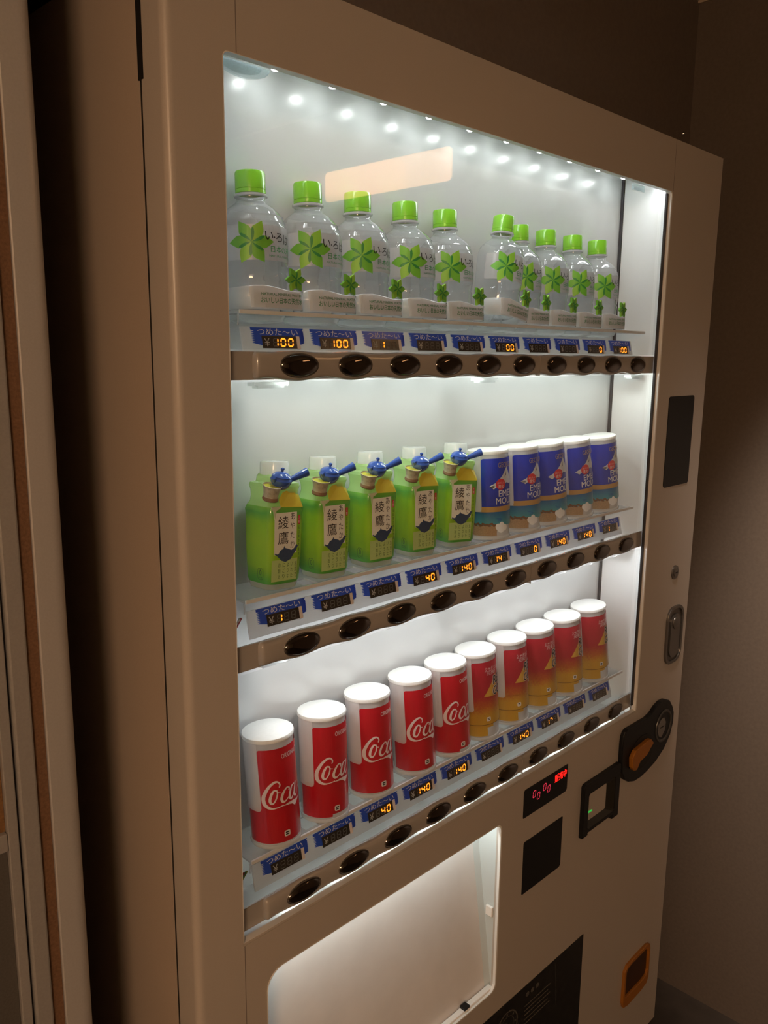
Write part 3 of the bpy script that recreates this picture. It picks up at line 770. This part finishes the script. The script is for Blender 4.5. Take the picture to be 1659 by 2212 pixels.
def coca():
    out = []
    R2 = lambda pts, ws, n=6: out.append(ribbon(mm(pts), [w * .001 for w in ws], n))
    R2([(-10.4, 75.2), (-9.4, 78.4), (-11.2, 81.8), (-15.0, 82.3), (-20.5, 78.5), (-25.2, 72.0), (-28.6, 64.5), (-28.2, 57.0), (-24.5, 52.6), (-19.5, 50.6), (-13.0, 51.0), (-7.0, 52.2)], [1.2, 1.6, 1.7, 2.6, 3.0, 3.7, 4.4, 4.6, 3.6, 2.2, 1.0, 1.3], 8)
    out.append(poly2d(mm([(-8.5, 51.4), (-4, 52.4), (0, 53.2), (6, 53.0), (12, 52.2), (18, 52.6), (21, 53.2), (16.5, 50.6), (12.2, 48.0), (9.2, 45.3), (7.6, 46.6), (4.5, 49.4), (0, 50.6), (-4, 50.9)])))
    R2([(-12.6, 71.5), (-16.5, 72.0), (-20.0, 66.5), (-21.6, 60.0), (-19.8, 56.6), (-16.8, 58.2), (-13.8, 64.0), (-12.8, 69.5), (-14.2, 71.8), (-11.8, 69.0), (-9.5, 68.5)], [1.2, 2.2, 3.0, 3.2, 2.4, 1.6, 1.7, 1.5, 1.2, 1.0, .8])
    R2([(1.4, 68.0), (1.8, 71.0), (-1.6, 72.0), (-6.2, 67.0), (-8.6, 60.5), (-7.0, 56.4), (-3.2, 57.0), (2.0, 61.5)], [1.8, 1.6, 1.8, 2.8, 3.3, 2.8, 1.6, .9])
    R2([(10.5, 71.8), (6.2, 71.0), (2.8, 64.5), (1.8, 59.0), (3.8, 56.3), (7.2, 59.5), (11.0, 66.5), (13.2, 72.0)], [1.4, 2.0, 2.9, 3.2, 2.4, 1.5, 1.3, 1.5])
    R2([(13.2, 73.0), (10.5, 64.5), (9.6, 58.8), (11.6, 56.4), (15.5, 60.0), (19.5, 65)], [2.6, 2.8, 2.8, 2.2, 1.2, .9])
    return out
def emblem(cx, cz, s=.0036):
    return [(WPRINT, [poly2d(rrect(cx - s, cx + s, cz - s, cz + s, s * .5, 3))]),
            (KPRINT, [poly2d(rrect(cx - s * .6, cx + s * .6, cz + s * .15, cz + s * .6, .0003, 1)), poly2d(rrect(cx - s * .6, cx + s * .6, cz - s * .5, cz - s * .1, .0003, 1))])]
def red_can(notch):
    t = can_base('red_cola_can', 'red cola cans on the bottom shelf', fl0=64)
    lo = sweep(104, 22, .0068, .050) if notch else sweep(104, -104, .0068, .050)
    polys = [sweep(64, -104, .0498, .1218, (0, 0, .002, .003)), lo]
    if notch: polys.append(sweep(22.001, -104, .0100, .050))
    lb = link('label', decal('label', [(RED, polys)], cyl(CR, .0009), .003), t)
    link('logo', decal('logo', [(PINKW, coca()), (PINKW, [T('ORIGINAL TASTE', -.0050, .0330, .1085, .1140, .015)])], cyl(CR, .0012, 0), .003), lb)
    link('emblem', decal('emblem', emblem(-.0050, .0168), cyl(CR, .0013, .0002), .003), lb)
    return t
cx = [(-.0125, .048, -.0185), (.0640, .048, .0640), (.1460, .049, .1420), (.2300, .049, .2230), (.3055, .048, .2955), (.3765, .049, .3640), (.4520, .049, .4430), (.5330, .049, .5160), (.6105, .049, .5960), (.6960, .049, .6780)]
protoA = protoB = None
for i in range(5):
    xb_, yb_, xt_ = cx[i]
    rot = (-math.atan2(.006, .134), math.atan2(xt_ - xb_, .134), 0); loc = (xb_, yb_, SHELF_Z[2] + .0008 + .0305 * math.hypot(sin(rot[0]), sin(rot[1])))
    lab = 'red cola can with white script, %s from the left on the bottom shelf' % ORD[i]
    if i in (0, 1):
        p = red_can(i == 1)
        if i == 0: protoA = p
        else: protoB = p
        p.location, p.rotation_euler, p['label'] = loc, rot, lab
    else: copy_thing(protoB if i == 4 else protoA, loc, rot, lab)

# --- red and gold energy cans
RG = ramp_mat('red_gold_label', [(.0, (.60, .36, .03)), (.30, (.58, .33, .03)), (.40, (.48, .13, .025)), (.53, (.40, .022, .035)), (1, (.46, .018, .035))], scale=.13, noise=.14, nscale=420)
GOLD = mat('gold_print', (.62, .36, .05), .4); LINE = mat('brown_line', (.18, .09, .02), .5)
def gold_can(flap):
    t = can_base('red_gold_drink_can', 'red and gold drink cans on the bottom shelf', flap=flap, fl0=64, rc=.0304, flap_z=.045, rb=.0280)
    up = 64 if flap else 84
    polys = [sweep(up, -104, .048, .1218, (0, 0, .002, .003)), sweep(104, -60, .0245, .0485), sweep(100, 28, .0070, .0250), sweep(28, 8, .0200, .0250)]
    lb = link('label', decal('label', [(RG, polys)], cyl(CR, .0009), .003), t)
    link('seam_line', decal('seam_line', [(LINE, [sweep(104, -60, .0241, .0250)])], cyl(CR, .0011), .003), lb)
    Rt, Gt = 'REAL', 'GOLD'
    link('logo', decal('logo', [
        (GOLD, [poly2d([(-.0170, .0685), (.0070, .1010), (.0100, .0660)])]),
        (PINKW, [T(Rt, .0000, .0308, .0845, .0972, .085, .15), T(Gt, -.0008, .0308, .0678, .0805, .085, .15)]),
        (KPRINT, [T(Rt, .0000, .0308, .0845, .0972, .022, .15), T(Gt, -.0008, .0308, .0678, .0805, .022, .15)]),
        (PINKW, [T('シャキッと', -.0130, .0110, .1080, .1135, 0, .1), T('元気！', -.0110, .0060, .1010, .1065, 0, .1), poly2d([(-.0135, .1072), (.010, .1072), (.010, .1076), (-.0135, .1076)])])], cyl(CR, .0011, .0002), .003), lb)
    link('emblem', decal('emblem', emblem(-.0115, .0330, .0032), cyl(CR, .0012, .0002), .003), lb)
    return t
pf = pn = None
for i in range(5, 10):
    xb_, yb_, xt_ = cx[i]
    rot = (-math.atan2(.007, .134), math.atan2(xt_ - xb_, .134) * .85, 0); loc = (xb_, yb_, SHELF_Z[2] + .0008 + .0305 * math.hypot(sin(rot[0]), sin(rot[1])))
    lab = 'red to gold drink can, %s' % ('beside the last red cola can on the bottom shelf' if i == 5 else ('at the right end of the bottom shelf' if i == 9 else '%s from the right end of the bottom shelf' % ORD[9 - i]))
    flap = i in (5, 6)
    src = pf if flap else pn
    if src is None:
        p = gold_can(flap)
        if flap: pf = p
        else: pn = p
        p.location, p.rotation_euler, p['label'] = loc, rot, lab
    else: copy_thing(src, loc, rot, lab)

# --- blue coffee cans
CBLUE = mat('coffee_blue', (.012, .040, .46), .28, coat=.5); BAND = mat('gold_band', (.50, .30, .10), .4)
TEAL = ramp_mat('teal_sea', [(0, (.05, .32, .42)), (.18, (.05, .32, .42)), (.30, (.012, .14, .38)), (1, (.01, .12, .36))], scale=.13)
BASK = mat('basket_print', (.40, .27, .15), .6, noise=(900, .25)); BEAN = mat('bean_print', (.16, .075, .03), .6)
MTN = mat('mountain_print', (.62, .64, .68), .5); REDC = mat('red_seal', (.62, .03, .04), .45); TAN = mat('tan_print', (.42, .31, .22), .5); FLOW = mat('white_flower', (.86, .88, .90), .6)
def coffee(flap):
    t = can_base('blue_coffee_can', 'blue coffee cans on the middle shelf', H=.1260, rc=.0293, flap=flap, fl0=72, flap_z=.040, rb=.0280)
    up = 72 if flap else 88
    rough = [(-rad(106) * CR, .0060)] + [(-rad(32) * CR, .0060), (-rad(31) * CR, .0150)] + [(-rad(a) * CR, .0195 + .0012 * ((a // 5) % 2)) for a in range(34, 107, 4)]
    beans = [poly2d(ellipse(-rad(36 + 6.2 * k) * CR, .0208 + .0010 * (k % 3), .0036, .0014, 10, .4 * (-1) ** k)) for k in range(11)]
    lb = link('label', decal('label', [(CBLUE, [sweep(up, -104, .0470, .1150, (0, 0, .002, .004))]), (BAND, [sweep(up + 1, -104, .0395, .0472)]), (TEAL, [sweep(106, -104, .0195, .0397)]),
        (BASK, [poly2d(rough)]), (BEAN, beans)], cyl(CR, .0009, .00008), .003), t)
    link('flower_print', decal('flower_print', [(FLOW, [poly2d(ellipse(-.0135, .0180, .0042, .0050, 12, .3)), poly2d(ellipse(-.0085, .0210, .0038, .0042, 12)), poly2d(ellipse(-.0100, .0135, .0048, .0040, 12, -.4)), poly2d(ellipse(-.0040, .0165, .0050, .0050, 12))])], cyl(CR, .0014), .003), lb)
    link('logo', decal('logo', [
        (MTN, [poly2d([(-.0255, .0760), (-.0150, .0815), (-.0060, .0900), (.0015, .1005), (.0030, .1030), (.0100, .0900), (.0180, .0800), (.0120, .0770), (.0020, .0800), (-.0050, .0740), (-.0125, .0765), (-.0190, .0720), (-.0160, .0775)])]),
        (KPRINT, [poly2d([(.0005, .0925), (.0020, .0960), (.0010, .0900), (-.0020, .0880)])]),
        (REDC, [poly2d(ellipse(-.0085, .0785, .0078, .0078, 24))]),
        (PINKW, [T('おいしい', -.0140, -.0030, .0790, .0820), T('進化', -.0130, -.0040, .0728, .0780)]),
        (TAN, [T('GEORGIA', -.0125, .0150, .1020, .1090, .01), T('BLEND', .0010, .0150, .0410, .0445)]),
        (WPRINT, [T('EMERALD', -.0125, .0370, .0610, .0700, .012), T('MOUNTAIN', -.0165, .0430, .0505, .0595, .012)]),
        (mat('blue_print', (.02, .14, .40), .5), [poly2d(rrect(-.0160, -.0080, .0280, .0290, .0003, 1)), poly2d(rrect(-.0170, -.0090, .0300, .0310, .0003, 1)), poly2d(rrect(-.0150, -.0090, .0262, .0270, .0003, 1))])], cyl(CR, .0013, .00012), .003), lb)
    return t
fx = [(.3800, .3760), (.4570, .4500), (.5310, .5170), (.6080, .5930), (.6900, .6750)]
pf = pn = None
for i, (xb_, xt_) in enumerate(fx):
    rot = (rad(-2.5), math.atan2(xt_ - xb_, .126), 0); loc = (xb_, .0470, SHELF_Z[1] + .0008 + .0300 * math.hypot(sin(rot[0]), sin(rot[1])))
    lab = 'blue and gold coffee can, %s' % ('touching the last green tea bottle, middle shelf' if i == 0 else 'at the right end of the middle shelf' if i == 4 else '%s from the right end of the middle shelf' % ORD[4 - i])
    flap = i in (0, 1, 3); src = pf if flap else pn
    if src is None:
        p = coffee(flap)
        if flap: pf = p
        else: pn = p
        p.location, p.rotation_euler, p['label'] = loc, rot, lab
    else: copy_thing(src, loc, rot, lab)

# --- green tea bottles with a cup and a teapot figure
TEAG = ramp_mat('tea_green_label', [(0, (.07, .42, .08)), (.10, (.14, .52, .07)), (.20, (.36, .70, .05)), (.42, (.44, .76, .05)), (.60, (.36, .72, .05)), (.69, (.15, .52, .09)), (.76, (.32, .70, .08)), (1, (.35, .7, .08))], scale=.12, noise=.10, nscale=40, rough=.25, coat=.5)
TEACAP = clear_mat('frosted_tea_cap', (.95, .96, .96), milk=.85, milk_col=(.92, .93, .92), rough=.15)
PALEG = clear_mat('pale_green_shell', (.78, .92, .60), milk=.74, milk_col=(.68, .94, .46), rough=.06, refl=1.2)
YEL = mat('yellow_tea_facet', (.72, .60, .06), .2, coat=.5)
TEACLEAR = clear_mat('clear_tea_foot', (.97, .97, .9), milk=.45, milk_col=(.9, .9, .84), rough=.06)
POT = mat('blue_glaze', (.03, .085, .36), .12, coat=.8); CUPM = mat('tan_glaze', (.46, .40, .29), .35, noise=(220, .3)); CUPB = mat('brown_clay', (.27, .15, .085), .6); TEAL2 = mat('green_tea', (.60, .56, .06), .15)
PLATEM = mat('ivory_label', (.90, .89, .84), .5); NAVY = mat('navy_print', (.04, .075, .17), .5); BOXM = mat('pale_green_box', (.52, .70, .28), .5); DGT = mat('dark_green_print', (.03, .12, .02), .5)
see_through(TEAG, .2)
def rsq(h, z, r, n=6, dx=0, dy=0):
    P = []
    for cx_, cy_, a in ((-h + r, -h + r, pi), (h - r, -h + r, 1.5 * pi), (h - r, h - r, 0), (-h + r, h - r, .5 * pi)):
        for i in range(n + 1):
            t = a + .5 * pi * i / n; P.append((cx_ + r * cos(t) + dx, cy_ + r * sin(t) + dy, z))
    return P
HB = .0242; K = HB / .0272
def make_tea():
    t = thing('green_tea_bottle', '', 'bottle', group='green tea bottles on the middle shelf')
    q = lambda h, z, r, m=K: rsq(h * m, z, r * m)
    put('foot', MB().loft([q(.0195, .0003, .009), q(.0225, .0015, .010), q(.0240, .0050, .011), q(.0246, .0075, .011)]), TEACLEAR, t)
    body = [q(.0240, .0070, .011), q(.0256, .0105, .0105), q(.0268, .0400, .0095), q(.0272, .0780, .0085), q(.0278, .0835, .0085), q(.0262, .0880, .0085)]
    put('label_sleeve', MB().loft(body), TEAG, t)
    sh = [q(.0262, .0880, .0085), q(.0236, .0920, .0085), q(.0228, .0975, .0085), q(.0232, .1035, .0085), q(.0246, .1080, .0085), q(.0238, .1112, .0085), q(.0185, .1130, .0085), q(.0178, .1180, .0085), q(.0160, .1205, .0085)]
    put('shoulder_shell', MB().loft(sh, cap=False), PALEG, t, sharp=25)
    fv = [(-.012, -.0283, .0880), (.0230, -.0280, .0865), (.0268, -.0235, .0868), (.0225, -.0200, .0985), (.0110, -.0215, .1060), (-.006, -.0245, .1030), (-.0135, -.0262, .0960)]
    put('front_facet', MB().add([(x * K, y * K, z) for x, y, z in fv], [(0, 1, 4, 5), (1, 2, 3, 4), (0, 5, 6)], 0, False), YEL, t)
    put('cap', MB().lathe([(.0150, .1195), (.0160, .1200), (.0158, .1310), (.0150, .1332), (0, .1338)], 40), TEACAP, t)
    F = -HB - .0004
    fl = lambda off, lift: (lambda x, z, li: (x * K, F - off - lift * li + .0012 * max(0, (.040 - z) / .030) * K, z))
    lb = link('front_label', decal('front_label', [(PLATEM, [poly2d([(-.0205, .0390), (-.0205, .0600), (-.0205, .0835), (.0140, .0835), (.0140, .0600), (.0140, .0390)])]), (BOXM, [poly2d([(-.0240, .0110), (-.0240, .0335), (.0155, .0335), (.0155, .0110)])])], fl(0, .0001), .006), t)
    teapot = [(-.0205, .0400), (-.0185, .0408), (-.0165, .0396), (-.0140, .0400), (-.0115, .0432), (-.0070, .0448), (-.0062, .0455), (-.0050, .0478), (-.0042, .0455), (-.0025, .0450), (.0020, .0440), (.0055, .0425), (.0095, .0440), (.0138, .0480), (.0160, .0462), (.0120, .0405), (.0085, .0375), (.0050, .0330), (-.0030, .0305), (-.0095, .0325), (-.0140, .0360), (-.0180, .0388)]
    col = lambda s, x0, x1, zt_, dz, h: [T(c, x0, x1, zt_ - dz * k - h, zt_ - dz * k) for k, c in enumerate(s)]
    link('lettering', decal('lettering', [(KPRINT, [T('綾', -.0150, .0010, .0655, .0785), T('鷹', -.0150, .0010, .0495, .0625)] + col('あやたか', .0040, .0108, .0815, .0098, .0072)),
        (NAVY, [poly2d(teapot)]), (DGT, col('急須で', .0112, .0142, .0300, .0060, .0046) + col('いれた', .0052, .0085, .0300, .0060, .0046) + col('ような', -.0006, .0024, .0300, .0060, .0046) + col('にごり', -.0072, -.0038, .0300, .0060, .0046) + col('の旨み', -.0140, -.0105, .0300, .0060, .0046)),
        (REDC, [poly2d(rrect(.0152, .0190, .0690, .0780, .0006, 1))]), (PLATEM, col('上煎', .0159, .0183, .0775, .0042, .0034)), (DGT, col('石臼挽き茶葉使用', .0160, .0182, .0670, .0046, .0034))], fl(.0003, .00004), .006), lb)
    o_ = rrect(-.0050, .0050, .0120, .0240, .003, 3); i_ = rrect(-.0046, .0046, .0124, .0236, .0027, 3); k_ = len(o_)
    link('calorie_mark', decal('calorie_mark', [(DGT, [(o_ + i_, [(a, (a + 1) % k_, k_ + (a + 1) % k_, k_ + a) for a in range(k_)]), T('0', -.0018, .0018, .0165, .0225), T('kcal', -.0030, .0030, .0138, .0156)])], lambda a, c, li: (-HB - .0001, -.0085 - a, c), 0), t)
    dr = [(-.0250, .0885), (-.0250, .0865), (-.0225, .0845), (-.0215, .0800), (-.0205, .0755), (-.0195, .0800), (-.0185, .0850), (-.0160, .0855), (-.0130, .0870), (-.0110, .0890)]
    put('drip', MB().prism([(x * K, z) for x, z in dr[::-1]], F - .0009, F + .0012), mat('cream_glaze', (.66, .70, .48), .25), t)
    cl = [(0, .0000), (.0118, .0000), (.0130, .0018), (.0122, .0050), (.0118, .0075), (.0130, .0130), (.0152, .0185), (.0157, .0190), (.0150, .0192), (.0136, .0150)]
    cu2 = put('cup', MB().lathe([(r * .68, z * .84) for r, z in cl], 32, mids=[1, 1, 1, 0, 0, 0, 0, 0, 0]), [CUPM, CUPB], t, (-.0215, -.0205, .0955), (rad(14), 0, 0))
    put('tea_surface', MB().lathe([(.0145 * .68, .0172 * .84), (0, .0173 * .84)], 28), TEAL2, cu2)
    g = .78
    tp = put('teapot', MB().lathe([(r * g, z * g) for r, z in [(0, .0000), (.0070, .0006), (.0115, .0040), (.0148, .0100), (.0155, .0135), (.0138, .0168), (.0120, .0176)]], 32), POT, t, (-.0075, -.0195, .1060), (rad(12), 0, 0))
    put('lid', MB().lathe([(r * g, z * g) for r, z in [(.0140, .0170), (.0138, .0182), (.0100, .0218), (.0040, .0236), (.0018, .0240), (.0016, .0252), (.0028, .0268), (.0026, .0286), (0, .0296)]], 32), POT, tp)
    put('handle', MB().tube([(.0120 * g, -.001, .0115 * g), (.0200 * g, -.002, .0150 * g), (.0300 * g, -.004, .0200 * g), (.0390 * g, -.005, .0240 * g)], [.0040 * g, .0040 * g, .0052 * g, .0062 * g], 16), POT, tp)
    put('spout', MB().tube([(-.0120 * g, -.002, .0130 * g), (-.0160 * g, -.003, .0160 * g), (-.0178 * g, -.004, .0180 * g)], [.0040 * g, .0030 * g, .0026 * g], 12), POT, tp)
    return t
tx = [(-.0105, 3.0, 0), (.0640, 1.0, -3), (.1430, 0, -5), (.2220, 0, -8), (.2995, 1.5, -18)]
t0 = make_tea()
for i, (x, ry, rz) in enumerate(tx):
    loc = (x, .0495, SHELF_Z[1] + .0005 + (.0012 if i == 0 else .0006)); rot = (rad(-1.5), rad(ry), rad(rz))
    lab = 'green tea bottle with blue teapot, %s from the left on the middle shelf' % ORD[i]
    if i == 0: t0.location, t0.rotation_euler, t0['label'] = loc, rot, lab; t0.scale = (1, 1, 1.055)
    else: copy_thing(t0, loc, rot, lab)
